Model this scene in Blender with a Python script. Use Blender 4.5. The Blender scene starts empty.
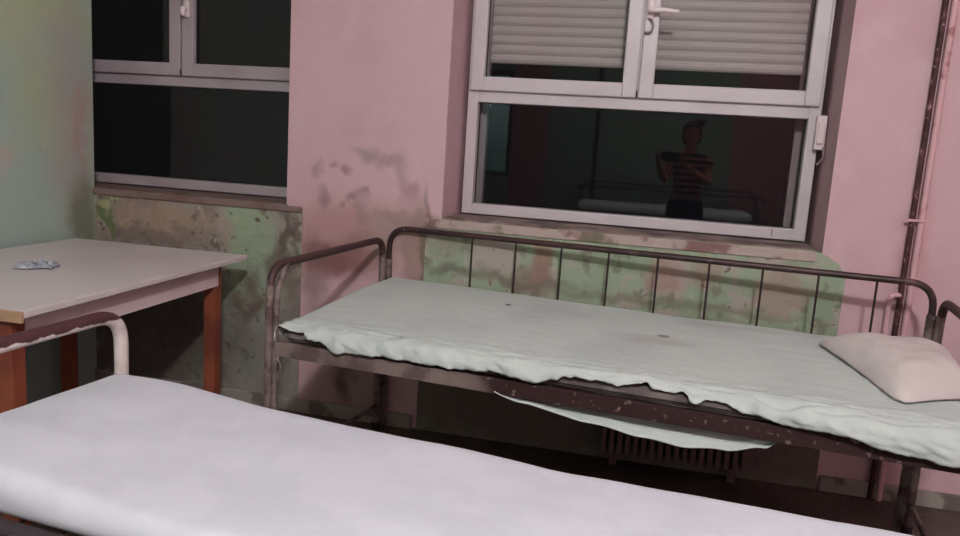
import bpy, bmesh, math, random
from mathutils import Vector, Matrix, noise as mnoise
random.seed(7)
scene = bpy.context.scene
COL = scene.collection
R = math.radians

# ------------------------------------------------------------------ materials
def s2l(c):
    return tuple(((v/255)/12.92 if v/255 <= .04045 else (((v/255)+.055)/1.055)**2.4) for v in c) + (1,)

def mat(name, base, rough=.7, var=None, patches=(), warp=.06, bump=0, bscale=40, metal=0, speck=None, zwear=None, spec=.3):
    """base sRGB colour; var (colour2, scale, low, high); patches [(centre, radii, colour, strength, softness)]"""
    m = bpy.data.materials.new(name); m.use_nodes = True
    nt = m.node_tree; N = nt.nodes; L = nt.links
    b = N['Principled BSDF']; b.inputs['Roughness'].default_value = rough
    b.inputs['Metallic'].default_value = metal
    b.inputs['Specular IOR Level'].default_value = spec
    geo = N.new('ShaderNodeNewGeometry'); pos = geo.outputs['Position']
    rgb = N.new('ShaderNodeRGB'); rgb.outputs[0].default_value = s2l(base); cur = rgb.outputs[0]
    def noise(scale, det=4, vec=pos):
        n = N.new('ShaderNodeTexNoise'); n.inputs['Scale'].default_value = scale
        n.inputs['Detail'].default_value = det; L.new(vec, n.inputs['Vector']); return n
    def mix(fac, col):
        nonlocal cur
        x = N.new('ShaderNodeMix'); x.data_type = 'RGBA'
        L.new(fac, x.inputs[0]); L.new(cur, x.inputs[6]); x.inputs[7].default_value = s2l(col); cur = x.outputs[2]
    def mr(src, a, bb, c=0, d=1):
        q = N.new('ShaderNodeMapRange'); q.inputs[1].default_value = a; q.inputs[2].default_value = bb
        q.inputs[3].default_value = c; q.inputs[4].default_value = d; q.interpolation_type = 'SMOOTHSTEP'
        L.new(src, q.inputs[0]); return q.outputs[0]
    if var:
        vs = var if isinstance(var, list) else [var]
        for c2, sc, lo, hi in vs:
            mix(mr(noise(sc).outputs[0], lo, hi), c2)
    if patches:
        wn = noise(9, 5)
        sub = N.new('ShaderNodeVectorMath'); sub.operation = 'SUBTRACT'; L.new(wn.outputs[1], sub.inputs[0]); sub.inputs[1].default_value = (.5, .5, .5)
        scl = N.new('ShaderNodeVectorMath'); scl.operation = 'SCALE'; L.new(sub.outputs[0], scl.inputs[0]); scl.inputs['Scale'].default_value = warp*4
        add = N.new('ShaderNodeVectorMath'); L.new(pos, add.inputs[0]); L.new(scl.outputs[0], add.inputs[1])
        for c, r, col, st, soft in patches:
            a = N.new('ShaderNodeVectorMath'); a.operation = 'SUBTRACT'; L.new(add.outputs[0], a.inputs[0]); a.inputs[1].default_value = c
            d = N.new('ShaderNodeVectorMath'); d.operation = 'DIVIDE'; L.new(a.outputs[0], d.inputs[0]); d.inputs[1].default_value = r
            l = N.new('ShaderNodeVectorMath'); l.operation = 'LENGTH'; L.new(d.outputs[0], l.inputs[0])
            mix(mr(l.outputs['Value'], 1+soft, 1-soft, 0, st), col)
    if speck:
        c2, sc, lo, hi = speck
        mix(mr(noise(sc, 6).outputs[0], lo, hi), c2)
    if zwear:
        zc, col, amp = zwear
        sp = N.new('ShaderNodeSeparateXYZ'); L.new(pos, sp.inputs[0])
        nn = noise(28, 5)
        ma = N.new('ShaderNodeMath'); ma.operation = 'MULTIPLY_ADD'; L.new(nn.outputs[0], ma.inputs[0]); ma.inputs[1].default_value = amp; L.new(sp.outputs[2], ma.inputs[2])
        mix(mr(ma.outputs[0], zc+amp/2-.001, zc+amp/2+.001), col)
    L.new(cur, b.inputs['Base Color'])
    if bump:
        bp = N.new('ShaderNodeBump'); bp.inputs['Strength'].default_value = bump; bp.inputs['Distance'].default_value = .01
        L.new(noise(bscale, 6).outputs[0], bp.inputs['Height']); L.new(bp.outputs[0], b.inputs['Normal'])
    return m

def emat(name, col, s):
    m = bpy.data.materials.new(name); m.use_nodes = True
    b = m.node_tree.nodes['Principled BSDF']; b.inputs['Base Color'].default_value = s2l(col)
    b.inputs['Emission Color'].default_value = s2l(col); b.inputs['Emission Strength'].default_value = s
    return m

def glass_mat(name):
    m = bpy.data.materials.new(name); m.use_nodes = True
    nt = m.node_tree; N = nt.nodes; L = nt.links
    for n in list(N):
        if n.type == 'BSDF_PRINCIPLED': N.remove(n)
    out = [n for n in N if n.type == 'OUTPUT_MATERIAL'][0]
    t = N.new('ShaderNodeBsdfTransparent'); t.inputs[0].default_value = (.96, .95, .95, 1)
    g = N.new('ShaderNodeBsdfGlossy'); g.inputs['Roughness'].default_value = .0; g.inputs[0].default_value = (.55, .55, .55, 1)
    f = N.new('ShaderNodeFresnel'); f.inputs[0].default_value = 1.5
    x = N.new('ShaderNodeMixShader'); L.new(f.outputs[0], x.inputs[0]); L.new(t.outputs[0], x.inputs[1]); L.new(g.outputs[0], x.inputs[2])
    L.new(x.outputs[0], out.inputs[0])
    return m

# ------------------------------------------------------------------ helpers
def link(o, parent=None):
    COL.objects.link(o)
    if parent: o.parent = parent
    return o
def tag(o, label=None, cat=None, group=None, kind=None):
    if label: o['label'] = label
    if cat: o['category'] = cat
    if group: o['group'] = group
    if kind: o['kind'] = kind
    return o
def empty(name, loc=(0, 0, 0), rz=0):
    o = bpy.data.objects.new(name, None); o.empty_display_size = .1
    o.location = loc; o.rotation_euler = (0, 0, rz); COL.objects.link(o); return o
class MB:
    def __init__(s): s.bm = bmesh.new(); s.mi = 0
    def _new(s, faces):
        for f in faces: f.material_index = s.mi
    def box(s, a, b, bev=0, seg=2):
        x0, y0, z0 = a; x1, y1, z1 = b
        m = Matrix.Translation(((x0+x1)/2, (y0+y1)/2, (z0+z1)/2)) @ Matrix.Diagonal((abs(x1-x0), abs(y1-y0), abs(z1-z0), 1))
        r = bmesh.ops.create_cube(s.bm, size=1, matrix=m)
        fs = set(f for v in r['verts'] for f in v.link_faces); s._new(fs)
        if bev:
            es = set(e for v in r['verts'] for e in v.link_edges)
            q = bmesh.ops.bevel(s.bm, geom=list(es), offset=bev, segments=seg, affect='EDGES', profile=.5)
            s._new(q['faces'])
        return s
    def prism(s, pts, axis, lo, hi):
        def P(p, c):
            q = list(p); q.insert(axis, c); return q
        A = [s.bm.verts.new(P(p, lo)) for p in pts]; B = [s.bm.verts.new(P(p, hi)) for p in pts]
        fs = [s.bm.faces.new(A), s.bm.faces.new(B[::-1])]
        n = len(pts)
        for i in range(n): fs.append(s.bm.faces.new((A[i], B[i], B[(i+1) % n], A[(i+1) % n])))
        s._new(fs); return s
    def tube(s, pts, r, n=12, cap=True):
        pts = [Vector(p) for p in pts]; rs = r if isinstance(r, (list, tuple)) else [r]*len(pts)
        rings = []; up = None
        for i, p in enumerate(pts):
            t = (pts[min(i+1, len(pts)-1)]-pts[max(i-1, 0)]).normalized()
            if up is None:
                a = Vector((0, 0, 1)) if abs(t.z) < .9 else Vector((1, 0, 0)); up = (a-t*a.dot(t)).normalized()
            else:
                up = (up-t*up.dot(t)).normalized()
            sd = t.cross(up)
            rings.append([s.bm.verts.new(p+(up*math.cos(2*math.pi*k/n)+sd*math.sin(2*math.pi*k/n))*rs[i]) for k in range(n)])
        fs = []
        for a, b in zip(rings, rings[1:]):
            for k in range(n): fs.append(s.bm.faces.new((a[k], a[(k+1) % n], b[(k+1) % n], b[k])))
        if cap: fs += [s.bm.faces.new(rings[0][::-1]), s.bm.faces.new(rings[-1])]
        s._new(fs); return s
    def ell(s, c, r, rot=None, u=20, v=14):
        m = Matrix.Translation(c) @ (rot or Matrix.Identity(4)) @ Matrix.Diagonal((r[0], r[1], r[2], 1))
        q = bmesh.ops.create_uvsphere(s.bm, u_segments=u, v_segments=v, radius=1, matrix=m)
        s._new(set(f for w in q['verts'] for f in w.link_faces)); return s
    def grid(s, nu, nv, fn):
        V = [[s.bm.verts.new(fn(i/(nu-1), j/(nv-1))) for j in range(nv)] for i in range(nu)]
        s._new([s.bm.faces.new((V[i][j], V[i+1][j], V[i+1][j+1], V[i][j+1])) for i in range(nu-1) for j in range(nv-1)]); return s
    def build(s, name, mats, parent=None, smooth=False, tf=None):
        if tf: s.bm.transform(tf)
        bmesh.ops.recalc_face_normals(s.bm, faces=s.bm.faces)
        me = bpy.data.meshes.new(name); s.bm.to_mesh(me); s.bm.free()
        for m in (mats if isinstance(mats, (list, tuple)) else [mats]): me.materials.append(m)
        if smooth:
            me.polygons.foreach_set('use_smooth', [True]*len(me.polygons))
            if smooth != 'all': me.set_sharp_from_angle(angle=R(40))
        return link(bpy.data.objects.new(name, me), parent)
def rounded(pts, rad, seg=7):
    """polyline with its inner corners rounded"""
    pts = [Vector(p) for p in pts]; out = [pts[0]]
    for a, b, c in zip(pts, pts[1:], pts[2:]):
        d1 = (a-b).normalized(); d2 = (c-b).normalized()
        p0 = b+d1*rad; p2 = b+d2*rad
        for k in range(seg+1):
            t = k/seg; out.append(p0*(1-t)**2+b*2*t*(1-t)*1+p2*t*t if 0 else (p0*(1-t)**2+b*(2*t*(1-t))+p2*(t*t)))
    out.append(pts[-1]); return out
def sub(o, lv=1):
    m = o.modifiers.new('subdivision', 'SUBSURF'); m.levels = lv; m.render_levels = lv; return o

# ------------------------------------------------------------------ palette
PINK = (202, 169, 175)
W = 3.2
g = (128, 118, 118)
column_patches = [
    ((-1.36, W, .84), (.30, .3, .17), (168, 128, 126), .75, .6),
    ((-1.40, W, .74), (.16, .3, .07), (118, 74, 74), .8, .6),
    ((-1.27, W, .82), (.10, .3, .05), (128, 92, 88), 0.48, .6),
    ((-1.50, W, .66), (.06, .3, .16), (120, 96, 92), .6, .7),
    ((-1.14, W, .88), (.10, .3, .12), (160, 140, 134), .7, .5),
    ((-1.02, W, .80), (.05, .3, .20), (140, 118, 108), .75, .6),
    ((-1.03, W, .955), (.16, .3, .03), (150, 130, 124), 0.54, .6),
    ((-1.27, W, 1.225), (.065, .3, .028), (132, 120, 120), 0.58, .7),
    ((-1.16, W, 1.195), (.07, .3, .03), (140, 124, 126), 0.54, .8),
    ((-1.10, W, 1.14), (.025, .3, .05), (150, 130, 134), 0.48, .8),
    ((-1.46, W, 1.01), (.025, .3, .05), (126, 98, 104), 0.54, .7),
    ((-1.32, W, 1.03), (.03, .3, .022), (130, 104, 108), 0.54, .7),
    ((-1.27, W, 1.055), (.022, .3, .02), (132, 106, 110), 0.54, .7),
    ((-1.38, W, 1.00), (.02, .3, .02), (132, 106, 110), 0.48, .7),
    ((-1.07, W, 1.06), (.04, .3, .045), (150, 118, 122), 0.54, .6),
    ((-1.27, W, .96), (.035, .3, .06), (142, 122, 124), 0.48, .7),
    ((-1.42, W, 1.17), (.03, .3, .015), (146, 112, 118), 0.54, .7),
    ((-1.50, W, 1.14), (.02, .3, .04), (146, 118, 122), 0.48, .7),
    ((-1.36, W, 1.15), (.02, .3, .015), (146, 112, 118), .7, .7),
    ((-.985, W, .82), (.018, .3, .22), (116, 100, 88), .85, .6),
    ((-1.33, W, .12), (.22, .3, .22), (160, 132, 128), .8, .5),
    ((-1.34, W, .17), (.05, .3, .10), (100, 72, 72), .8, .7),
    ((.95, W, 1.02), (.05, .2, .18), (186, 130, 134), .5, .8),
]
M = {}
M['pink'] = mat('pink wall paint', PINK, .75, [((196, 162, 168), 2.5, .45, .7), ((206, 176, 181), 6, .5, .8)], column_patches, warp=.035, bump=.12, bscale=60)
left_patches = [
    ((-1.85+.0, W, .80), (.11, .3, .30), (146, 168, 138), .8, .6),
    ((-1.78, W, .45), (.13, .3, .30), (146, 160, 142), .7, .7),
    ((-2.27, W, .84), (.30, .3, .09), (158, 136, 118), .8, .6),
    ((-2.35, W, .76), (.28, .3, .05), (122, 106, 100), .8, .6),
    ((-2.56, W, .84), (.035, .3, .12), (92, 112, 70), .9, .5),
    ((-2.56, W, .93), (.03, .3, .02), (168, 168, 128), .8, .5),
    ((-1.96, W, .85), (.05, .3, .12), (164, 148, 140), .7, .6),
    ((-1.63, W, .82), (.035, .3, .12), (92, 78, 72), .85, .6),
    ((-1.68, W, .70), (.05, .3, .08), (104, 92, 84), .8, .7),
    ((-1.60, W, .62), (.05, .3, .10), (112, 98, 90), .7, .7),
    ((-1.82, W, .47), (.055, .3, .14), (96, 62, 58), .75, .8),
    ((-1.68, W, .25), (.16, .3, .18), (136, 130, 120), .8, .6),
    ((-2.3, W, .3), (.45, .3, .35), (88, 80, 74), .85, .4),  # shade under the table, painted into the plaster colour
]
M['parapet_l'] = mat('stained green plaster left with painted shade', (150, 143, 134), .85, [((128, 116, 112), 5, .45, .65), ((146, 154, 136), 3, .50, .66), ((110, 98, 92), 13, .58, .70), ((168, 160, 150), 19, .60, .68)], left_patches, warp=.08, bump=.5, bscale=35, speck=((96, 84, 78), 22, .60, .72))
right_patches = [
    ((-.66, W, .83), (.10, .3, .09), (168, 158, 150), .9, .4),
    ((-.88, W, .86), (.08, .3, .06), (140, 136, 120), .8, .6),
    ((-.46, W, .82), (.045, .3, .10), (146, 116, 106), .85, .5),
    ((-.50, W, .74), (.09, .3, .05), (138, 112, 104), .8, .6),
    ((.06, W, .82), (.07, .3, .09), (162, 136, 128), .85, .5),
    ((.22, W, .84), (.06, .3, .07), (158, 138, 126), .8, .5),
    ((.50, W, .80), (.09, .3, .10), (160, 140, 130), .8, .5),
    ((-.85, W, .755), (.12, .3, .028), (108, 108, 96), .8, .6),
    ((-.55, W, .735), (.22, .3, .022), (120, 112, 102), .8, .6),
    ((.1, W, .70), (.5, .3, .022), (122, 122, 104), .75, .6),
    ((0, W, .25), (2.4, .3, .33), (104, 86, 82), .85, .4),  # darkness under the far bed, painted on as brown shade
]
M['parapet_r'] = mat('peeling green plaster right with painted shade', (150, 166, 142), .85, [((140, 156, 132), 4, .4, .7), ((168, 160, 152), 7, .54, .64), ((126, 132, 114), 17, .56, .66), ((176, 168, 160), 26, .60, .66)], right_patches, warp=.04, bump=.4, bscale=35, speck=((110, 96, 88), 26, .64, .72))
M['sill'] = mat('grimy window sill', (138, 122, 118), .85, [((104, 88, 84), 9, .42, .62), ((176, 160, 152), 5, .6, .7)], bump=.4)
M['sill_l'] = mat('brownish window sill', (128, 108, 104), .85, [((112, 90, 84), 7, .42, .62)], bump=.4)
M['nosing'] = mat('chipped sill nosing', (176, 160, 154), .85, [((130, 100, 98), 8, .5, .62), ((110, 116, 92), 4, .6, .7)], bump=.4)
M['left'] = mat('pale green wall paint', (158, 179, 168), .8, [((166, 178, 150), 1.2, .45, .65), ((152, 171, 168), 2.2, .5, .7)],
                [((-2.66, 2.55, 1.12), (.3, .16, .07), (184, 168, 163), .7, .6), ((-2.66, 3.05, 1.3), (.3, .12, .5), (168, 158, 152), .6, .6),
                 ((-2.66, 3.12, .85), (.3, .10, .18), (112, 112, 92), .8, .6), ((-2.66, 2.6, 1.8), (.3, .3, .25), (188, 190, 140), .4, .8), ((-2.66, 3.12, 1.25), (.3, .04, .2), (172, 132, 132), .5, .8)], warp=.05, bump=.12)
M['rear'] = mat('dark green rear wall paint', (112, 126, 112), .8, ((106, 118, 106), 2, .4, .7),
                [((1.9, -3.1, 1.5), (1.1, 1, 3), (150, 104, 108), 1, .02), ((-1.74, -3.1, 1.5), (.24, 1, 3), (140, 88, 92), 1, .03)], warp=.004)
M['ceil'] = mat('ceiling paint', (214, 212, 204), .9)
M['floor'] = mat('dark terrazzo floor', (92, 78, 72), .5, [((74, 62, 58), 3, .4, .6)], speck=((130, 118, 108), 90, .60, .66))
M['skirt'] = mat('skirting', (150, 142, 134), .7, ((110, 100, 94), 9, .5, .6))
M['pvc'] = mat('white window plastic', (202, 194, 198), .35, ((194, 185, 190), 4, .4, .7), spec=.5)
M['guide'] = mat('grey shutter guide', (150, 142, 144), .6)
M['pvc_grey'] = mat('greyer window plastic', (168, 157, 162), .45, ((158, 146, 150), 4, .4, .7))  # darker, greyer version of the window plastic, for the left window
M['tube_end'] = mat('brown enamel rubbed grey on the posts', (122, 108, 104), .5, [((92, 76, 74), 14, .45, .6), ((150, 138, 130), 30, .60, .7)], zwear=(.80, (64, 43, 42), .10), spec=.4)
M['seal'] = mat('dark window gasket', (44, 36, 38), .7)
M['shut'] = mat('grey roller shutter', (204, 196, 194), .6, ((196, 188, 186), 3, .4, .7))
M['glass'] = glass_mat('window glass')
M['handle'] = mat('white handle plastic', (224, 208, 210), .3, spec=.5)
M['hook'] = mat('grey metal hook', (128, 112, 114), .45, metal=.3)
M['tube'] = mat('worn brown bed enamel', (66, 44, 43), .45, [((48, 33, 33), 7, .42, .6), ((92, 66, 62), 12, .60, .68)], spec=.4, speck=((150, 132, 124), 60, .68, .74))
M['post'] = mat('rubbed grey bed enamel', (118, 104, 100), .5, [((74, 58, 56), 14, .45, .6), ((150, 138, 130), 30, .60, .7)], spec=.4)
M['bar'] = mat('dark bar enamel', (46, 34, 34), .5)
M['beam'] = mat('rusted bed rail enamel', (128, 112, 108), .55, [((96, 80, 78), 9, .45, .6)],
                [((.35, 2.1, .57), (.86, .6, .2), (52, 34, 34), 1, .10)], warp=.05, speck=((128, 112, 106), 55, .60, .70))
M['beam_near'] = mat('dark bed rail enamel', (60, 52, 56), .5, ((42, 36, 38), 8, .4, .6))
M['tube_near'] = mat('cream enamel worn to brown', (208, 196, 192), .45, [((190, 178, 172), 14, .5, .7)], zwear=(.781, (72, 44, 46), .03), spec=.4)
M['spring'] = mat('spring wire', (70, 62, 60), .5, metal=.4)
M['mattress'] = mat('old grey mattress ticking', (112, 104, 102), .95, ((86, 76, 76), 8, .4, .6))
M['sheet'] = mat('grey white bed sheet', (190, 198, 195), .95, [((180, 189, 187), 3, .45, .7)],
                 [((.03, 2.62, .7), (.12, .05, .2), (166, 160, 158), .6, .7), ((-.53, 2.86, .7), (.012, .012, .2), (80, 64, 64), .9, .4),
                  ((.06, 2.68, .7), (.02, .015, .2), (120, 100, 104), .8, .5), ((.3, 2.9, .7), (.16, .03, .2), (172, 168, 166), .5, .7)], warp=.01, bump=.25, bscale=30)
M['pillow'] = mat('off white pillow slip', (206, 196, 194), .95, ((198, 188, 186), 5, .4, .7), bump=.2, bscale=25)
M['pillow_seam'] = mat('grey pillow seam', (136, 126, 128), .95)
M['white'] = mat('clean white sheet', (196, 197, 206), .95, [((190, 191, 201), 7, .42, .6)], bump=.12, bscale=14)
M['ttop'] = mat('white laminate', (214, 205, 206), .35, ((208, 197, 198), 3, .4, .7), spec=.5)
M['tedge'] = mat('tan table edging', (172, 140, 112), .6, ((120, 96, 80), 20, .6, .7))
M['apron'] = mat('white table apron', (216, 198, 198), .6, ((206, 188, 186), 6, .4, .7))
M['tleg'] = mat('orange varnished wood', (138, 74, 52), .5, [((116, 58, 44), 6, .4, .6)], spec=.4)
M['wrap'] = mat('bluish plastic wrapper', (172, 176, 188), .25, ((140, 146, 160), 18, .45, .6), spec=.6)
M['rad'] = mat('brown radiator enamel', (116, 92, 90), .5)
M['pipe_d'] = mat('rusty dark pipe', (74, 44, 44), .6, [((104, 72, 68), 25, .52, .62), ((58, 34, 36), 12, .45, .6)], speck=((160, 122, 122), 45, .62, .68))
M['pipe_p'] = mat('pink painted pipe', (206, 164, 170), .5, [((170, 120, 122), 14, .6, .68)])
M['teal'] = mat('teal corridor wall', (160, 182, 182), .8, ((152, 174, 175), 2, .4, .7))
M['dark'] = mat('dark brown wood', (62, 44, 42), .6, ((50, 36, 34), 6, .4, .6))
M['lampbody'] = mat('lamp housing white', (220, 220, 216), .5)

# ------------------------------------------------------------------ the room
XL, XR, YR, ZC = -2.66, 2.3, -3.1, 3.34
GY = 3.5                         # plane of the window glass
def st(o, label, cat):
    return tag(o, label, cat, kind='structure')
b = MB(); b.box((-3.4, YR-.2, -.1), (XR+.2, GY+.2, 0)); st(b.build('floor', M['floor']), 'dark worn floor under the beds', 'floor')
b = MB(); b.box((-3.4, YR-.2, ZC), (XR+.2, GY+.2, ZC+.1)); st(b.build('ceiling', M['ceil']), 'plain off-white ceiling above the room', 'ceiling')
b = MB(); b.box((-3.4, YR-.2, 0), (XL, W-.001, ZC)); st(b.build('wall_left', M['left']), 'pale green painted wall left of the table', 'wall')
b = MB(); b.box((XR, YR-.2, 0), (XR+.2, GY+.2, ZC)); st(b.build('wall_right', M['pink']), 'pink wall to the right, outside the photo', 'wall')
# back wall: pink piers and lintels, green stained parapets
b = MB()
WT = 2.32
b.box((-3.4, W, 0), (-3.15, GY+.2, ZC))
b.box((-1.645, W, 0), (-.91, GY+.2, ZC))
b.box((.637, W, 0), (XR, GY+.2, ZC))
b.box((-3.15, W, WT), (-1.645, GY+.2, ZC)); b.box((-.91, W, WT), (.637, GY+.2, ZC))
b.mi = 1
b.box((-3.15, W+.004, 0), (-1.645, GY+.2, .962))
b.box((-1.70, W-.006, 0), (-1.564, W+.01, .962))
b.box((-3.15, W-.006, 0), (-1.70, W+.01, .962))
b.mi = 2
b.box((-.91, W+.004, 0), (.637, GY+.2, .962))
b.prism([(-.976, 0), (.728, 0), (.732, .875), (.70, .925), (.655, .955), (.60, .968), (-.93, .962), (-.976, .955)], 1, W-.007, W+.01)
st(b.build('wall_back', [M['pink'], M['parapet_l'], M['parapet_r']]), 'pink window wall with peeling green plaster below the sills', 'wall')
# sills
b = MB()
b.box((-.91, W-.004, .94), (.62, GY-.02, .972), .004); b.mi = 1; b.box((-.975, W-.014, .925), (.618, W-.002, .965), .004)
st(b.build('trim_1', [M['sill'], M['nosing']]), 'grimy plastered sill under the right window', 'window sill')
b = MB()
b.box((-3.14, W-.004, .945), (-1.64, GY-.02, .972), .004); b.box((-3.14, W-.016, .94), (-1.566, W-.002, .966), .004)
st(b.build('trim_2', M['sill_l']), 'brownish flaking sill under the left window', 'window sill')
b = MB(); b.box((XL, W-.022, 0), (-1.0, W-.007, .065), .004); b.box((.74, W-.022, 0), (XR, W-.007, .065), .004)
st(b.build('baseboard_back', M['skirt']), 'low grey skirting along the window wall', 'baseboard')
# rear wall with a lit hatch to the corridor
b = MB()
hx0, hx1, hz0, hz1 = -2.44, -2.03, .95, 2.2
b.box((-2.66, YR-.2, 0), (hx0, YR, ZC)); b.box((hx1, YR-.2, 0), (XR, YR, ZC))
b.box((hx0, YR-.2, 0), (hx1, YR, hz0)); b.box((hx0, YR-.2, hz1), (hx1, YR, ZC))
st(b.build('wall_rear', M['rear']), 'green wall behind the photographer, mirrored in the window', 'wall')
b = MB()
b.box((-3.0, -4.6, 0), (-1.4, -4.5, ZC)); b.box((-3.1, -4.6, 0), (-3.0, YR-.2, ZC)); b.box((-1.4, -4.6, 0), (-1.3, YR-.2, ZC))
st(b.build('wall_corridor', M['teal']), 'teal corridor wall seen through the rear opening', 'wall')
b = MB(); b.box((-3.1, -4.6, ZC), (-1.3, YR-.2, ZC+.1)); b.box((-3.1, -4.6, -.1), (-1.3, YR-.2, 0))
st(b.build('trim_3', M['ceil']), 'corridor floor and ceiling slabs beyond the rear opening', 'slab')
b = MB()
b.box((hx0-.05, YR-.02, hz0-.05), (hx0, YR+.02, hz1+.05)); b.box((hx1, YR-.02, hz0-.05), (hx1+.05, YR+.02, hz1+.05))
b.box((hx0-.05, YR-.02, hz0-.05), (hx1+.05, YR+.02, hz0)); b.box((hx0-.05, YR-.02, hz1), (hx1+.05, YR+.02, hz1+.05))
st(b.build('trim_4', M['dark']), 'dark wooden frame around the corridor opening', 'frame')

# ------------------------------------------------------------------ windows
def make_window(n, x0, x1, mull, label, shutter_z, parts_handle, pvc='pvc'):
    z0, zt, z1 = .978, 1.535, WT
    yf, yb = GY-.055, GY+.02          # frame room face / back
    def ring(mb, a, c, zz0, zz1, w, ya, yc, bev=.004):
        mb.box((a, ya, zz0), (a+w, yc, zz1), bev); mb.box((c-w, ya, zz0), (c, yc, zz1), bev)
        mb.box((a+w-.002, ya+.001, zz0), (c-w+.002, yc, zz0+w), bev); mb.box((a+w-.002, ya+.001, zz1-w), (c-w+.002, yc, zz1), bev)
    root = MB()
    fw = .048
    ring(root, x0, x1, z0, z1, fw, yf, yb)
    root.box((x0+fw-.002, yf+.001, 1.484), (x1-fw+.002, yb, zt), .004)
    root.box((mull-.03, yf+.001, zt), (mull+.03, yb, z1-fw), .004)
    w = root.build('window_%d' % n, M[pvc])
    st(w, label, 'window')
    # lower pane: dark gasket, glass
    def pane(a, c, zz0, zz1, yy, parent):
        q = MB(); t = .006
        q.box((a, yy-.012, zz0), (a+t, yy+.012, zz1)); q.box((c-t, yy-.012, zz0), (c, yy+.012, zz1))
        q.box((a, yy-.012, zz0), (c, yy+.012, zz0+t)); q.box((a, yy-.012, zz1-t), (c, yy+.012, zz1))
        q.build('gasket', M['seal'], parent)
        q = MB(); q.box((a+.001, yy-.003, zz0+.001), (c-.001, yy+.003, zz1-.001)); q.build('glass_pane', M['glass'], parent)
    pane(x0+fw-.006, x1-fw+.006, z0+fw-.006, 1.49, GY, w)
    # two sashes
    for k, (a, c) in enumerate(((x0+.012, mull-.004), (mull+.004, x1-.012))):
        q = MB(); sw = .062
        ring(q, a, c, zt-.001, z1-.012, sw, yf-.022, yf+.03, .006)
        s = q.build('sash', M[pvc], w)
        pane(a+sw-.006, c-sw+.006, zt-.001+sw-.006, z1-.012-sw+.006, GY-.035, s)
        if k == parts_handle[0]:
            hx, hz = parts_handle[1], parts_handle[2]
            q = MB(); q.box((hx-.014, yf-.034, hz-.035), (hx+.014, yf-.021, hz+.045), .005)
            q.tube([(hx, yf-.03, hz), (hx, yf-.058, hz)], .011, 12)
            if parts_handle[3]:
                q.tube([(hx-.008, yf-.058, hz), (hx+.04, yf-.06, hz-.001), (hx+.115, yf-.058, hz-.006)], [.013, .012, .008], 12)
            else:
                q.tube([(hx, yf-.058, hz+.01), (hx, yf-.06, hz-.01), (hx, yf-.058, hz-.03)], [.014, .013, .011], 12)
            q.build('handle', M['handle'], s, smooth=True)
            if parts_handle[3]:
                q = MB(); pts = [(hx-.004, yf-.03, hz-.03), (hx+.012, yf-.034, hz-.045), (hx+.016, yf-.036, hz-.065), (hx+.010, yf-.036, hz-.085), (hx-.004, yf-.036, hz-.092), (hx-.018, yf-.034, hz-.088)]
                q.tube(rounded(pts, .006, 3), .005, 8); q.build('latch_hook', M['hook'], s, smooth=True)
    # drain slot
    q = MB(); q.box((mull-.004, yf-.0235, zt+.002), (mull+.002, yf-.02, zt+.03)); q.build('gap_seal', M['seal'], w)
    if shutter_z:
        q = MB(); p = .0425; k = 0; z = shutter_z
        while z < z1:
            prof = [(GY+.10, z+.002), (GY+.092, z+.010), (GY+.088, z+.021), (GY+.092, z+.033), (GY+.10, z+.040), (GY+.108, z+.040), (GY+.108, z+.002)]
            q.prism(prof, 0, x0+.05, x1-.05)
            q.box((x0+.02, GY+.101, z+.038), (x1-.02, GY+.106, z+p+.004))
            z += p
        q.build('roller_shutter', M['shut'], w)
    # guide rails of the shutter
    q = MB(); q.box((x0+.0, GY+.08, z0), (x0+.062, GY+.12, z1)); q.box((x1-.074, GY+.08, z0), (x1, GY+.12, z1)); q.build('shutter_guide', M['guide'], w)
    return w
w2 = make_window(2, -.888, .612, -.138, 'white plastic window above the far bed with half-lowered grey shutter', 1.672, (1, -.112, 1.893, True))
w1 = make_window(1, -3.135, -1.60, -2.343, 'white plastic window at left above the table, black night outside', 0, (1, -2.305, 1.845, False), 'pvc_grey')
# strap winder on the right jamb of the right window
q = MB(); q.box((.592, 3.405, 1.36), (.632, 3.43, 1.50), .006); q.box((.598, 3.395, 1.385), (.625, 3.41, 1.475), .004)
q.build('strap_winder', M['handle'], w2)
q = MB(); q.tube(rounded([(.628, 3.41, 1.372), (.634, 3.40, 1.33), (.622, 3.405, 1.315), (.612, 3.41, 1.30)], .01, 4), .006, 8); q.build('winder_lever', M['hook'], w2, smooth=True)
q = MB(); q.box((.475, 3.440, .99), (.4785, 3.446, 1.02)); q.build('sill_drain_slot', M['hook'], w2)

# ------------------------------------------------------------------ pipes and radiator
q = MB(); q.tube([(.931, 3.178, 0), (.931, 3.178, ZC)], .0105, 12)
p = q.build('heating_pipe', M['pipe_d'], smooth=True); tag(p, 'rusty dark heating pipe, left of the pink pipe beside the right window', 'pipe')
q = MB(); q.tube([(.962, 3.178, 0), (.962, 3.178, ZC)], .0125, 12)
p2 = q.build('heating_pipe', M['pipe_p'], smooth=True); tag(p2, 'pink painted vertical heating pipe at the right edge of the photo', 'pipe')
q = MB(); q.box((.905, 3.162, 1.113), (.978, 3.166, 1.123), .001); q.tube([(.947, 3.164, 1.118), (.947, 3.2, 1.118)], .004, 8)
c = q.build('pipe_clamp', M['pipe_p'], p2)
q = MB(); q.tube(rounded([(.933, 3.178, .83), (.9, 3.17, .83), (.892, 3.17, .80), (.892, 3.17, .42), (.46, 3.15, .42)], .012, 4), .010, 10)
p3 = q.build('radiator_pipe', M['pipe_p'], smooth=True); tag(p3, 'short pink branch pipe left of the rusty pipe, running down to the radiator', 'pipe')
q = MB(); x = -.14
root = empty('radiator', (.16, 3.14, 0)); tag(root, 'dark ribbed radiator in shadow under the right window', 'radiator')
tfm = Matrix.Translation((-.16, -3.14, 0))
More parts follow.
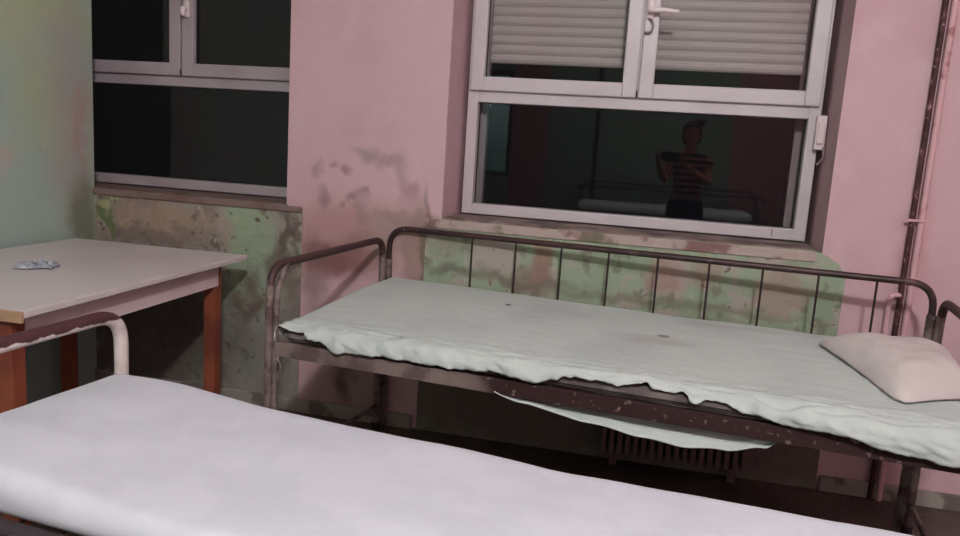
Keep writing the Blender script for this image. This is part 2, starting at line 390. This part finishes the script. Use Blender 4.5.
while x < .45:
    q.box((x, 3.095, .06), (x+.022, 3.18, .46), .008, 2); x += .033
q.build('column_block', M['rad'], root, smooth=True, tf=tfm)
q = MB(); q.tube([(-.15, 3.15, .42), (.46, 3.15, .42)], .016, 12); q.tube([(-.15, 3.15, .16), (.46, 3.15, .16)], .016, 12)
q.box((-.10, 3.13, 0), (-.07, 3.17, .10)); q.box((.38, 3.13, 0), (.41, 3.17, .10))
q.build('header_pipe', M['rad'], root, smooth=True, tf=tfm)

# ------------------------------------------------------------------ beds
def make_bed(name, O, th, sL, sR, wid, zrail, zend, zbeam, mt, mp, mb, mbm, bars=True, near=False, y0=-.045):
    """local frame: x along the bed, y = -t (towards the room), z up; O is on the back rail line"""
    root = empty(name, (O[0], O[1], 0), -th)
    r = .0125 if not near else .0125
    T = wid
    if bars:
        # back guard rail: long loop with thin bars
        q = MB(); pts = rounded([(sL+.008, 0, .0), (sL+.008, 0, zrail), (sR-.02, 0, zrail), (sR-.02, 0, .0)], .09, 9)
        q.tube(pts, r, 12)
        gr = q.build('guard_rail', mt, root, smooth=True)
        q = MB(); q.tube([(sR-.02, 0, .0), (sR-.02, 0, zrail-.11)], .0165, 12); q.build('post_sleeve', mp, gr, smooth=True)
        q = MB(); q.tube([(sL+.008, 0, .0), (sL+.008, 0, zrail-.14)], .0155, 12); q.build('post_sleeve', mp, gr, smooth=True)
        s = -.95+.1937
        while s < sR-.1:
            if s > sL+.1:
                q = MB(); q.tube([(s, 0, zbeam-.02), (s, 0, zrail-.006)], .0042, 8); q.build('bar', mb, gr, smooth=True)
            s += .1937
        q = MB(); q.tube([(sL+.03, -.0, zbeam-.03), (sR-.03, -.0, zbeam-.03)], .011, 10); q.build('lower_rail', mb, gr, smooth=True)
    rr = .0145 if not near else .0185
    for k, s in enumerate((sL, sR)):
        q = MB()
        pts = rounded([(s, y0, 0), (s, y0, zend), (s, -T, zend-.012), (s, -T, 0)], .085, 9)
        q.tube(pts, rr, 14); e = q.build('end_frame', mt if near else M['tube_end'], root, smooth=True)
        if not near:
            q = MB(); q.tube(rounded([(s, -T+.10, zend-.008), (s+(.018 if k == 0 else -.018), -T+.055, zend-.035), (s+(.022 if k == 0 else -.022), -T+.014, zend-.085), (s+(.022 if k == 0 else -.022), -T+.004, zend-.16), (s+(.022 if k == 0 else -.022), -T+.002, 0)], .02, 4), .0115, 10)
            q.build('inner_post', mp, e, smooth=True)
        q = MB(); q.tube([(s, y0, .11), (s, -T, .11)], .010, 10); q.build('cross_bar', mp, e, smooth=True)
        for yy in (y0, -T):
            q = MB(); q.tube([(s, yy, 0), (s, yy, .03)], rr+.005, 12); q.build('rubber_foot', M['seal'], e, smooth=True)
    for yy, nm in ((-T-.002, 1), (-.045, 0)):
        q = MB()
        sgn = 1 if nm else -1
        q.box((sL+.01, yy-.0035, zbeam-.048), (sR-.01, yy+.0035, zbeam), .001)
        q.box((sL+.01, min(yy, yy+sgn*.035), zbeam-.006), (sR-.01, max(yy, yy+sgn*.035), zbeam), .001)
        q.build('side_rail', mbm, root)
    # wire mesh base
    q = MB()
    for i in range(22):
        x = sL+.05+i*(sR-sL-.1)/21; q.tube([(x, -.06, zbeam-.008), (x, -T+.02, zbeam-.008)], .003, 6)
    for i in range(9):
        y = -.08-i*(T-.12)/8; q.tube([(sL+.03, y, zbeam-.010), (sR-.03, y, zbeam-.010)], .003, 6)
    q.build('spring_base', M['spring'], root)
    return root
th = R(6)
FB = (0.0, 3.06)
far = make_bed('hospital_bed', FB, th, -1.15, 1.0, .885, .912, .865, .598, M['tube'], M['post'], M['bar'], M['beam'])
tag(far, 'brown iron hospital bed with tall barred guard rail under the right window', 'bed')
q = MB()   # spring hook hanging at the near left corner
q.tube([(-1.085, -.885, .552), (-1.085, -.887, .535), (-1.073, -.887, .522), (-1.071, -.887, .50), (-1.082, -.887, .49), (-1.095, -.887, .50), (-1.094, -.887, .52), (-1.086, -.887, .53)], .0035, 8)
q.tube([(-1.084, -.887, .49), (-1.084, -.887, .46)], .0035, 8)
q.build('corner_hook', M['post'], far, smooth=True, tf=Matrix.Translation((-.028, 0, 0)))
thn = R(5.5)
near = make_bed('hospital_bed', (-.0, 1.592), thn, -1.385, .76, .63, .8, .79, .56, M['tube_near'], M['tube_near'], M['bar'], M['beam_near'], bars=False, near=True, y0=.022)
tag(near, 'iron bed in the foreground, its end loop worn from cream to brown', 'bed')

def fx(th, O):
    return Matrix.Translation((O[0], O[1], 0)) @ Matrix.Rotation(-th, 4, 'Z')
def frame_xf(o, th, O, rz=0):
    o.location = (O[0], O[1], 0); o.rotation_euler = (0, 0, -th)
    return o
def nz(x, y, s, seed=0.0):
    return mnoise.noise(Vector((x*s, y*s, seed)))

# near bed: thick white mattress, corners softly rounded
def slab(s0, s1, t0, t1, z0, ztop, rc, re, nu=90, nv=40, amp=.003, seed=1.0):
    """rounded cushion: closed shell, top surface ztop(s,t)"""
    q = MB()
    def outline(a, inset):
        # superellipse-like rounded rectangle point list
        pts = []
        cs = [(s1-rc, t1-rc, 0), (s0+rc, t1-rc, 90), (s0+rc, t0+rc, 180), (s1-rc, t0+rc, 270)]
        return cs
    def loop(inset, n_c=10, n_x=40, n_y=16):
        pts = []
        A, B, C_, D = s0+inset, s1-inset, t0+inset, t1-inset
        r = max(rc-inset, .002)
        def arc(cx, cy, a0):
            for k in range(n_c): 
                a = R(a0+90*k/n_c); pts.append((cx+r*math.cos(a), cy+r*math.sin(a)))
        def line(p, q_, n):
            for k in range(n): pts.append((p[0]+(q_[0]-p[0])*k/n, p[1]+(q_[1]-p[1])*k/n))
        arc(B-r, D-r, 0); line((B-r, D), (A+r, D), n_x); arc(A+r, D-r, 90); line((A, D-r), (A, C_+r), n_y)
        arc(A+r, C_+r, 180); line((A+r, C_), (B-r, C_), n_x); arc(B-r, C_+r, 270); line((B, C_+r), (B, D-r), n_y)
        return pts
    rings = []
    prof = [(.004+re*.6, z0, 0)]
    for k in range(5):
        a = R(90*k/4); prof.append((re*.6*(1-math.sin(a))+.0, z0+re*.6*(1-math.cos(a)), 0))
    for k in range(9):
        a = R(90*k/8); prof.append((re*(1-math.cos(a)), None, re*(1-math.sin(a))))
    ins = re
    wmax = min(s1-s0, t1-t0)/2-.01
    m = 14
    for k in range(1, m+1): prof.append((re+(wmax-re)*k/m, None, 0))
    for inset, z, dz in prof:
        lp = loop(min(inset, wmax))
        ring = []
        for (x, y) in lp:
            if z is None:
                zz = ztop(x, -y)-dz
                zz += amp*nz(x, y, 7, seed)*(1 if dz < re*.5 else 0)
            else: zz = z
            ring.append(q.bm.verts.new((x, -y, zz)))
        rings.append(ring)
    for a, b_ in zip(rings, rings[1:]):
        n = len(a)
        for k in range(n): q.bm.faces.new((a[k], a[(k+1) % n], b_[(k+1) % n], b_[k]))
    q.bm.faces.new(rings[0])
    # close the centre seam
    q.bm.faces.new(rings[-1][::-1])
    return q
def near_top(s, y):
    pts = [(-1.37, .645), (-1.27, .650), (-1.15, .650), (-.88, .630), (-.4, .624), (-.15, .617), (.25, .624), (.6, .628)]
    z = pts[-1][1]
    for (a, za), (b_, zb) in zip(pts, pts[1:]):
        if a <= s <= b_:
            t = (s-a)/(b_-a); t = t*t*(3-2*t); z = za+(zb-za)*t; break
    if s < -1.37: z = pts[0][1]
    return z
q = slab(-1.372, .73, .008, .605, .562, near_top, .05, .042, amp=.004)
o = q.build('mattress', M['white'], smooth='all'); frame_xf(o, thn, (0, 1.592))
tag(o, 'bright white sheeted mattress on the foreground bed', 'mattress')

# far bed: old mattress, draped sheet, pillow
def far_top(s, y):
    t = -y
    return .686+.010*max(0,-s)*max(0,1-t/.5)-.034*(max(0, t-.30)/.55)**1.3 - .010*math.exp(-((s-.1)/.5)**2)*math.exp(-((t-.45)/.3)**2)
q = slab(-1.105, .955, .028, .885, .602, lambda s, y: far_top(s, y)-.004, .05, .03, amp=0)
o = q.build('mattress', M['mattress'], smooth='all'); frame_xf(o, th, FB)
tag(o, 'thin grey mattress under the crumpled sheet on the far bed', 'mattress')

def interp(pts, x):
    if x <= pts[0][0]: return pts[0][1]
    for (a, za), (b_, zb) in zip(pts, pts[1:]):
        if x <= b_:
            t = (x-a)/(b_-a); t = t*t*(3-2*t); return za+(zb-za)*t
    return pts[-1][1]
hem = [(-1.12, .022), (-1.04, .028), (-.95, .045), (-.88, .066), (-.7, .054), (-.5, .058), (-.35, .045), (-.22, .058), (-.12, .030), (.12, .022), (.20, .022), (.245, .038), (.28, .026), (.40, .042), (.5, .062), (.62, .058), (.75, .082), (.85, .090), (1.0, .075)]
s0, s1, t0, t1 = -1.118, .965, .018, .892
rE = .03
def fold(d):
    """outward offset and drop after length d past a rounded edge of radius rE"""
    if d <= 0: return 0, 0
    a = d/rE
    if a < math.pi/2: return rE*math.sin(a), rE*(1-math.cos(a))
    return rE, rE+(d-rE*math.pi/2)
def sheet(u, v):
    # parameters: along s incl. overhang at the left end and right end, across t incl. front/back overhang
    LS, RS = .065, .06
    a = (s0+rE-LS)+u*((s1-rE+RS)-(s0+rE-LS))
    e = interp(hem, a)-.008+.010*nz(a, 0, 14, 3.1)+.004*nz(a, 0, 50, 4)
    e = e+.012
    bk = .06
    bq = (t0+rE-bk)+v*((t1-rE+e)-(t0+rE-bk))
    da = max(0, (s0+rE)-a); da2 = max(0, a-(s1-rE)); db = max(0, bq-(t1-rE)); db2 = max(0, (t0+rE)-bq)
    oa, za = fold(da); oa2, za2 = fold(da2); ob, zb = fold(db); ob2, zb2 = fold(db2)
    x = min(max(a, s0+rE), s1-rE)-oa+oa2
    y = min(max(bq, t0+rE), t1-rE)+ob-ob2
    z = far_top(x, -y)+.0035-max(za, za2, zb, zb2)-.35*min(max(za, za2), max(zb, zb2))
    # wrinkles: fine on top, diagonal folds at the front side, stronger near the hem
    z += .0028*nz(x, y, 4, 9)+.0012*nz(x*1.0, y*3, 9, 2)
    k = min(1, max(0, (bq-(t1-.14))/.12))
    wr = nz(x*1.0+y*.9, y*1.2, 11, 5.5)+.6*nz(x*.6-y*2.2, y*3, 22, 1.5)
    ridge = (1-abs(nz(x*.55+y*2.2, y*2.5-x*.3, 13, 8.0))*3.0)
    z += k*(.008*wr+.012*max(0, ridge))*(1 if zb < .02 else .2)
    kk = min(1, max(ob, 0)/rE)
    y += kk*(.004+.010*abs(nz(x, z*.6, 18, 2.2))+.012*max(0, nz(x+z*2, z*2, 26, 6.2))+.006*max(0, ridge))
    if x > .5: y += kk*.014*min(1, (x-.5)/.1)
    kl = min(1, oa/rE); x -= kl*(.003+.006*abs(nz(y, z, 16, 7.2)))
    return (x, -y, z)
q = MB(); q.grid(420, 150, sheet)
o = q.build('bed_sheet', M['sheet'], smooth='all'); frame_xf(o, th, FB)
md = o.modifiers.new('thick', 'SOLIDIFY'); md.thickness = .0022; md.offset = 1
tag(o, 'crumpled grey-white sheet tucked over the mattress of the far bed', 'bed sheet')
sheet_obj = o
def hang(u, v):
    s = -.34+u*.83
    dp = interp([(-.40, .0), (-.25, .034), (-.05, .058), (.10, .078), (.22, .088), (.34, .078), (.44, .052), (.50, .0)], s)
    z = .606-v*(.040+dp+.006*nz(s, 0, 9, 1))
    t = .868-.028*math.sin(v*math.pi*.9)*(1+.4*nz(s, 0, 6, 2))+.010*nz(s*.9+v*.12, v*.5, 9, 4)
    # two lengthwise folds that end in a rolled hem
    t += .020*math.sin(v*9+s*3.0)*v+.022*(1 if v > .86 else 0)*math.sin((v-.86)/.14*math.pi)
    return (s, -t, z)
q = MB(); q.grid(140, 40, hang)
h = q.build('hanging_fold', M['sheet'], sheet_obj, smooth='all')
md = h.modifiers.new('thick', 'SOLIDIFY'); md.thickness = .003

# pillow
def pillow():
    q = MB()
    C4 = [Vector((.565, 2.80)), Vector((.69, 2.225)), Vector((.925, 2.345)), Vector((.985, 2.76))]
    def P(u, v, sg):
        a = C4[0].lerp(C4[1], v); b_ = C4[3].lerp(C4[2], v); p = a.lerp(b_, u)
        # edges bow in slightly between the corners
        c = Vector((.79, 2.54)); bow = .055*(4*u*(1-u) if abs(v-.5) > abs(u-.5) else 4*v*(1-v))*max(abs(u-.5), abs(v-.5))*2
        p = p+(c-p)*(bow+.10*(4*abs(u-.5)*abs(v-.5))**8)
        f = (max(0, 1-(2*u-1)**4)*max(0, 1-(2*v-1)**4))**.8
        s_l = (p.x)*math.cos(th)-(p.y-3.06)*math.sin(th)
        t_l = -p.x*math.sin(th)-(p.y-3.06)*math.cos(th)
        base = far_top(s_l, -t_l)+.008+.006*max(0, nz(p.x, p.y, 12, 4))
        if sg > 0: z = base+.006+.080*f+.010*nz(p.x, p.y, 8, 1)*f+.004*nz(p.x, p.y, 20, 6)*f
        else: z = base+.003-.000*f
        return (p.x, p.y, z)
    n = 46
    top = [[q.bm.verts.new(P(i/(n-1), j/(n-1), 1)) for j in range(n)] for i in range(n)]
    bot = [[None]*n for _ in range(n)]
    for i in range(n):
        for j in range(n):
            bot[i][j] = q.bm.verts.new(P(i/(n-1), j/(n-1), -1))
    for i in range(n-1):
        for j in range(n-1):
            q.bm.faces.new((top[i][j], top[i+1][j], top[i+1][j+1], top[i][j+1]))
            q.bm.faces.new((bot[i][j], bot[i][j+1], bot[i+1][j+1], bot[i+1][j]))
    for i in range(n-1):
        q.bm.faces.new((top[i][0], bot[i][0], bot[i+1][0], top[i+1][0])); q.bm.faces.new((top[i][n-1], top[i+1][n-1], bot[i+1][n-1], bot[i][n-1]))
        q.bm.faces.new((top[0][i], top[0][i+1], bot[0][i+1], bot[0][i])); q.bm.faces.new((top[n-1][i], bot[n-1][i], bot[n-1][i+1], top[n-1][i+1]))
    o = q.build('pillow', M['pillow'], smooth='all')
    q = MB()
    pts = [Vector(P(0, j/30, -1))+Vector((-.002, 0, .001)) for j in range(31)]+[Vector(P(i/20, 1, -1))+Vector((0, -.002, .001)) for i in range(1, 21)]
    q.tube(pts, [.0005+.0028*abs(nz(p.x, p.y, 14, 3)) for p in pts], 6)
    q.build('seam', M['pillow_seam'], o, smooth=True)
    return o
tag(pillow(), 'flat off-white pillow at the right end of the far bed', 'pillow')

# ------------------------------------------------------------------ table
tb = empty('table', (-2.163, 2.392, 0), R(1.2))
tag(tb, 'white-topped wooden table with orange legs in the left corner', 'table')
TX, TY = .435, .628
q = MB(); q.box((-TX, -TY, .728), (TX, TY, .75), .003); q.build('tabletop', M['ttop'], tb)
q = MB(); q.box((-TX-.001, -TY-.010, .716), (TX+.001, -TY+.001, .7495), .002); q.build('edge_strip', M['tedge'], tb)
ai = .05
q = MB()
q.box((TX-ai-.02, -TY+.06, .632), (TX-ai, TY-.15, .728)); q.box((-TX+ai, -TY+.06, .632), (-TX+ai+.02, TY-.15, .728))
q.box((-TX+ai+.04, TY-.158, .632), (TX-ai-.04, TY-.138, .728)); q.box((-TX+ai+.04, -TY+.035, .632), (TX-ai-.04, -TY+.055, .728))
q.build('apron', M['apron'], tb)
for sx in (-1, 1):
    for sy in (-1, 1):
        cx, cy = sx*(TX-ai-.028), (TY-.148 if sy > 0 else -TY+.034)
        q = MB(); q.box((cx-.026, cy-.026, 0), (cx+.026, cy+.026, .728), .003); q.build('leg', M['tleg'], tb)
# crumpled wrapper on the table
q = MB()
def wr(u, v):
    x = (u-.5)*.125; y = (v-.5)*.10
    e = min(u, 1-u, v, 1-v)*2
    z = .752+.002+ (e**.5)*(.005+.034*abs(nz(x, y, 26, 5))+.026*abs(nz(x, y, 70, 8)))
    a = R(35); X = x*math.cos(a)-y*math.sin(a)+.022*nz(x, y, 30, 2); Y = x*math.sin(a)+y*math.cos(a)+.025*nz(x, y, 28, 3)
    return (X-2.19, Y+2.33, z)
q.grid(30, 24, wr); o = q.build('plastic_wrapper', M['wrap'], smooth=True)
md = o.modifiers.new('thick', 'SOLIDIFY'); md.thickness = .002; md.offset = 1
tag(o, 'crumpled bluish plastic wrapper lying on the white table', 'wrapper')

# ------------------------------------------------------------------ behind the camera, mirrored in the glass
def copy_tree(o, parent=None):
    c = o.copy(); COL.objects.link(c); c.parent = parent
    for ch in [x for x in list(bpy.data.objects) if x.parent == o]: copy_tree(ch, c)
    return c
rear = copy_tree(far); rear.location = (.0, -3.03, 0); rear.rotation_euler = (0, 0, math.pi)
tag(rear, 'barred iron bed along the rear green wall, mirrored in the window glass', 'bed')
q = slab(-1.05, .95, .05, .86, .602, lambda s, y: .69+.012*nz(s, y, 3, 1), .06, .03, amp=.004)
o = q.build('mattress', M['sheet'], smooth='all'); o.location = (0, -3.03, 0); o.rotation_euler = (0, 0, math.pi)
tag(o, 'pale mattress on the bed by the rear wall, seen only as a reflection', 'mattress')
q = MB(); q.tube([(-.85, -3.06, 0), (-.85, -3.06, ZC)], .018, 10)
o = q.build('heating_pipe', M['dark'], smooth=True); tag(o, 'dark vertical pipe on the rear green wall, mirrored in the window', 'pipe')

# photographer -------------------------------------------------------
skin = mat('skin', (196, 140, 118), .55)
hair = mat('dark hair', (38, 26, 24), .9, ((56, 38, 32), 40, .4, .6), spec=.1, bump=.6, bscale=90)
jeans = mat('blue jeans', (38, 46, 84), .9, ((30, 36, 66), 12, .4, .6))
shoe = mat('dark shoe', (40, 36, 38), .6)
phone_m = mat('black phone', (24, 24, 28), .25, spec=.6)
lensm = mat('camera lens glass', (10, 10, 14), .05, spec=.8)
shirt = bpy.data.materials.new('striped pink shirt'); shirt.use_nodes = True
nt = shirt.node_tree; bs = nt.nodes['Principled BSDF']; bs.inputs['Roughness'].default_value = .9
tcn = nt.nodes.new('ShaderNodeTexCoord'); wv = nt.nodes.new('ShaderNodeTexWave'); wv.bands_direction = 'Z'; wv.inputs['Scale'].default_value = 5.5; wv.inputs['Distortion'].default_value = .6
rp = nt.nodes.new('ShaderNodeValToRGB'); rp.color_ramp.elements[0].position = .46; rp.color_ramp.elements[1].position = .54
rp.color_ramp.elements[0].color = s2l((70, 40, 48)); rp.color_ramp.elements[1].color = s2l((214, 140, 132))
nt.links.new(tcn.outputs['Object'], wv.inputs['Vector']); nt.links.new(wv.outputs[0], rp.inputs[0]); nt.links.new(rp.outputs[0], bs.inputs['Base Color'])

def skinned(name, verts, edges, radii, m, parent, lv=2, root=0):
    me = bpy.data.meshes.new(name); me.from_pydata([Vector(v) for v in verts], edges, []); me.materials.append(m)
    o = link(bpy.data.objects.new(name, me), parent)
    sk = o.modifiers.new('skin', 'SKIN')
    if not me.skin_vertices: me.attributes.new('skin_dummy', 'FLOAT', 'POINT')
    lay = me.skin_vertices[0].data
    for i, rad in enumerate(radii):
        lay[i].radius = rad if isinstance(rad, tuple) else (rad, rad); lay[i].use_root = (i == root)
    sk.use_smooth_shade = True
    s = o.modifiers.new('sub', 'SUBSURF'); s.levels = lv; s.render_levels = lv
    return o
PX, PY = .235, -.40
person = empty('person', (PX, PY, 0))
tag(person, 'woman in a striped pink top and jeans holding up a phone, mirrored in the window', 'person')
# body: pelvis, spine, neck, head; arms raised to the phone (phone centre x=.05, y=-.02, z=1.29)
B = []; Ed = []; Rd = []
def v(p, r, par=None):
    B.append((p[0]-PX, p[1]-PY, p[2])); Rd.append(r)
    if par is not None: Ed.append((par, len(B)-1))
    return len(B)-1
pel = v((PX, PY, .90), (.145, .105))
wst = v((PX, PY+.005, 1.02), (.12, .09), pel); ch = v((PX, PY, 1.17), (.135, .10), wst)
up = v((PX, PY-.005, 1.28), (.095, .062), ch); nk = v((PX, PY+.005, 1.355), (.046, .046), up); hd0 = v((PX-.003, PY+.02, 1.42), (.05, .052), nk)
for sd in (-1, 1):
    hp = v((PX+sd*.085, PY, .82), (.085, .088), pel); kn = v((PX+sd*.095, PY+.015, .46), (.055, .058), hp)
    an = v((PX+sd*.10, PY-.01, .08), (.033, .036), kn); tt = v((PX+sd*.11, PY+.10, .035), (.034, .025), an)
hands = []
for sd, wr_ in ((-1, (-.045, -.075, 1.245)), (1, (.165, -.075, 1.245))):
    sh = v((PX+sd*.155, PY, 1.285), (.052, .052), up)
    el = v((PX+sd*.19+(-.02 if sd < 0 else .0), PY+.10, 1.06), (.037, .037), sh)
    ws = v(wr_, (.023, .025), el); hands.append((sd, wr_))
body = skinned('body', B, Ed, Rd, skin, person)
# head with face
q = MB()
hc = Vector((-.004, .032, 1.497))
n1, n2 = 40, 32
def head(u, v_):
    a = u*2*math.pi; b_ = -math.pi/2+v_*math.pi
    x = math.cos(b_)*math.sin(a); y = math.cos(b_)*math.cos(a); z = math.sin(b_)
    X = .073*x; Y = .088*y; Z = .115*z
    if z < 0:                      # taper towards the chin
        k = 1+.34*z; X *= k
        if y < 0: Y *= 1+.35*z
        else: Y *= 1+.08*z
    if y > 0:
        Y += .020*math.exp(-(X/.011)**2-((Z+.018)/.022)**2)+.008*math.exp(-(X/.009)**2-((Z-.012)/.025)**2)   # nose
        for sx in (-1, 1): Y -= .009*math.exp(-((X-sx*.030)/.015)**2-((Z-.006)/.013)**2)       # sockets
        Y += .006*math.exp(-(X/.022)**2-((Z+.056)/.007)**2)-.003*math.exp(-(X/.022)**2-((Z+.056)/.0025)**2)
        Y += .006*math.exp(-(X/.022)**2-((Z+.098)/.016)**2)
    return hc+Vector((X, Y, Z))
q.grid(n1+1, n2, head); bmesh.ops.remove_doubles(q.bm, verts=q.bm.verts, dist=.0005)
for sx in (-1, 1):
    q.ell(hc+Vector((sx*.074, -.005, -.004)), (.010, .020, .030), u=12, v=10)
q.build('head', skin, person, smooth='all')
eye = mat('eye white', (222, 216, 212), .2); iris = mat('dark iris', (40, 26, 20), .2); lip = mat('lips', (158, 84, 82), .5)
for sx in (-1, 1):
    q = MB(); q.ell(hc+Vector((sx*.030, .069, .006)), (.0125, .0115, .008), u=14, v=10); q.mi = 1; q.ell(hc+Vector((sx*.030, .0765, .006)), (.0055, .0045, .0055), u=10, v=8)
    q.build('eye', [eye, iris], person, smooth='all')
    q = MB(); q.tube([hc+Vector((sx*.014, .083, .024)), hc+Vector((sx*.030, .081, .030)), hc+Vector((sx*.046, .070, .025))], [.002, .003, .0015], 8); q.build('eyebrow', hair, person, smooth=True)
q = MB(); q.tube([hc+Vector((-.022, .070, -.056)), hc+Vector((-.008, .079, -.0555)), hc+Vector((.008, .079, -.0555)), hc+Vector((.022, .070, -.056))], [.001, .0045, .0045, .001], 8); q.build('lips', lip, person, smooth=True)
# hair cap with bun
q = MB()
def cap(u, v_):
    a = u*2*math.pi; lo = -.75 if math.cos(a) < .15 else .52
    lo = -.70+(1.30)*max(0, min(1, (math.cos(a)+.35)/.9))
    b_ = lo+(math.pi/2-lo)*v_
    k = 1.0+.02*mnoise.noise(Vector((math.sin(a)*6, math.cos(a)*6, b_*3)))
    return hc+Vector((.092*k*math.cos(b_)*math.sin(a), .104*k*math.cos(b_)*math.cos(a)-.010, .128*k*math.sin(b_)+.002))
q.grid(49, 20, cap); bmesh.ops.remove_doubles(q.bm, verts=q.bm.verts, dist=.0005)
q.ell(hc+Vector((.050, -.045, .112)), (.050, .042, .042)); q.ell(hc+Vector((.085, -.05, .125)), (.034, .024, .022))
o = q.build('hair', hair, person, smooth='all'); md = o.modifiers.new('thick', 'SOLIDIFY'); md.thickness = .006
# clothes
def garment(name, verts, edges, radii, m):
    return skinned(name, verts, edges, radii, m, person, 2)
sv = [(0, 0, .91), (0, .005, 1.02), (0, 0, 1.17), (0, -.005, 1.275), (-.165, 0, 1.275), (-.195, .045, 1.19), (.165, 0, 1.275), (.185, .045, 1.19), (0, .003, 1.325)]
garment('shirt', sv, [(0, 1), (1, 2), (2, 3), (3, 4), (4, 5), (3, 6), (6, 7), (3, 8)], [(.16, .12), (.134, .104), (.15, .114), (.135, .10), (.066, .066), (.058, .058), (.064, .064), (.058, .058), (.072, .068)], shirt)
jv = [(0, 0, .90), (0, 0, .96), (-.087, 0, .81), (-.096, .015, .46), (-.10, -.008, .12), (.087, 0, .81), (.096, .015, .46), (.10, -.008, .12)]
garment('jeans', jv, [(0, 1), (0, 2), (2, 3), (3, 4), (0, 5), (5, 6), (6, 7)], [(.155, .115), (.145, .11), (.097, .10), (.066, .07), (.052, .056), (.097, .10), (.066, .07), (.052, .056)], jeans)
for sd in (-1, 1):
    q = MB(); q.ell((sd*.11, .055, .040), (.045, .125, .040)); 
    q.box((sd*.11-.043, -.07, 0), (sd*.11+.043, .165, .018), .008)
    q.build('shoe', shoe, person, smooth=True)
# hands: palm + four fingers + thumb, closed on the phone's ends
def hand(sd, w):
    w = Vector(w)-Vector((PX, PY, 0))
    ex = -.032 if sd < 0 else .142          # world x of the phone's end held by this hand
    ex -= PX
    V = []; E = []; Rr = []
    def a(p, r, par=None):
        V.append(p); Rr.append(r)
        if par is not None: E.append((par, len(V)-1))
        return len(V)-1
    py = -.030-PY
    w0 = a((w.x, w.y, w.z), (.022, .020)); pm = a((ex+sd*.018, py-.012, 1.268), (.022, .016), w0); pe = a((ex+sd*.012, py-.006, 1.298), (.022, .015), pm)
    for k, ln in enumerate((.9, 1.0, .95, .78)):
        z = 1.328-k*.021
        b0 = a((ex+sd*.016, py-.002, z), .0095, pe if k < 2 else pm)
        b1 = a((ex+sd*.017, py+.020, z+.004), .0085, b0)
        b2 = a((ex+sd*.004, py+.0245, z+.004), .0078, b1)
        b3 = a((ex-sd*.008*ln, py+.0245, z+.002), .0068, b2)
    t0_ = a((ex+sd*.006, py-.022, 1.262), .0115, pm); t1_ = a((ex-sd*.012, py-.014, 1.274), .0095, t0_); t2_ = a((ex-sd*.034, py-.0005, 1.284), .0080, t1_)
    skinned('hand', V, E, Rr, skin, person, 2)
for sd, w in hands: hand(sd, w)
q = MB(); q.box((-.022, -.024, 1.256), (.132, -.0155, 1.332), .003)
ph = q.build('phone', phone_m); tag(ph, 'dark phone held up in both hands by the woman, mirrored in the window', 'phone')
q = MB(); q.tube([(0, -.0156, 1.30), (0, -.0145, 1.30)], .006, 16); q.build('camera_lens', lensm, ph)

# ------------------------------------------------------------------ light
lx, ly = .40, -.80
lamp = empty('ceiling_lamp', (lx, ly, ZC)); tag(lamp, 'round globe ceiling lamp above the photographer, lighting the room', 'lamp')
q = MB(); q.tube([(0, 0, -.03), (0, 0, 0)], .07, 24); q.build('housing', M['lampbody'], lamp, smooth=True)
q = MB(); q.ell((0, 0, -.12), (.11, .11, .10)); q.build('globe_shade', emat('lamp diffuser', (255, 244, 240), 8), lamp, smooth='all')
L = bpy.data.lights.new('ceiling light', 'POINT'); L.shadow_soft_size = .13; L.energy = 405; L.color = (1.0, .975, .985)
lo = bpy.data.objects.new('ceiling_light', L); lo.location = (lx, ly, ZC-.24); COL.objects.link(lo)
lamp2 = empty('corridor_lamp', (-2.2, -3.9, ZC)); tag(lamp2, 'small round lamp on the corridor ceiling beyond the rear opening', 'lamp')
q = MB(); q.ell((0, 0, -.02), (.12, .12, .05)); q.build('globe', emat('corridor globe', (240, 250, 255), 6), lamp2, smooth='all')
L2 = bpy.data.lights.new('corridor light', 'POINT'); L2.energy = 170; L2.shadow_soft_size = .1; L2.color = (.95, 1, 1)
l2 = bpy.data.objects.new('corridor_light', L2); l2.location = (-2.2, -3.9, ZC-.15); COL.objects.link(l2)

wld = bpy.data.worlds.new('night'); scene.world = wld; wld.use_nodes = True
wld.node_tree.nodes['Background'].inputs[0].default_value = (.004, .0042, .0048, 1)
wld.node_tree.nodes['Background'].inputs[1].default_value = 1

# ------------------------------------------------------------------ camera
f, yaw, pitch, roll = 767.4, -.22303, .1607, -.06397
fw = Vector((math.sin(yaw)*math.cos(pitch), math.cos(yaw)*math.cos(pitch), -math.sin(pitch)))
r0 = Vector((math.cos(yaw), -math.sin(yaw), 0)); d0 = fw.cross(r0)
rr = r0*math.cos(roll)+d0*math.sin(roll); dd = -r0*math.sin(roll)+d0*math.cos(roll)
cam = bpy.data.cameras.new('camera'); cam.sensor_width = 36; cam.lens = f/960*36; cam.clip_start = .05
co = bpy.data.objects.new('camera', cam); COL.objects.link(co)
m = Matrix((( rr.x, -dd.x, -fw.x, 0), (rr.y, -dd.y, -fw.y, 0), (rr.z, -dd.z, -fw.z, 1.3), (0, 0, 0, 1)))
co.matrix_world = m
scene.camera = co
scene.view_settings.view_transform = 'Standard'; scene.view_settings.look = 'None'
scene.view_settings.gamma = 1; scene.view_settings.use_curve_mapping = False
scene.view_settings.exposure = 0.0
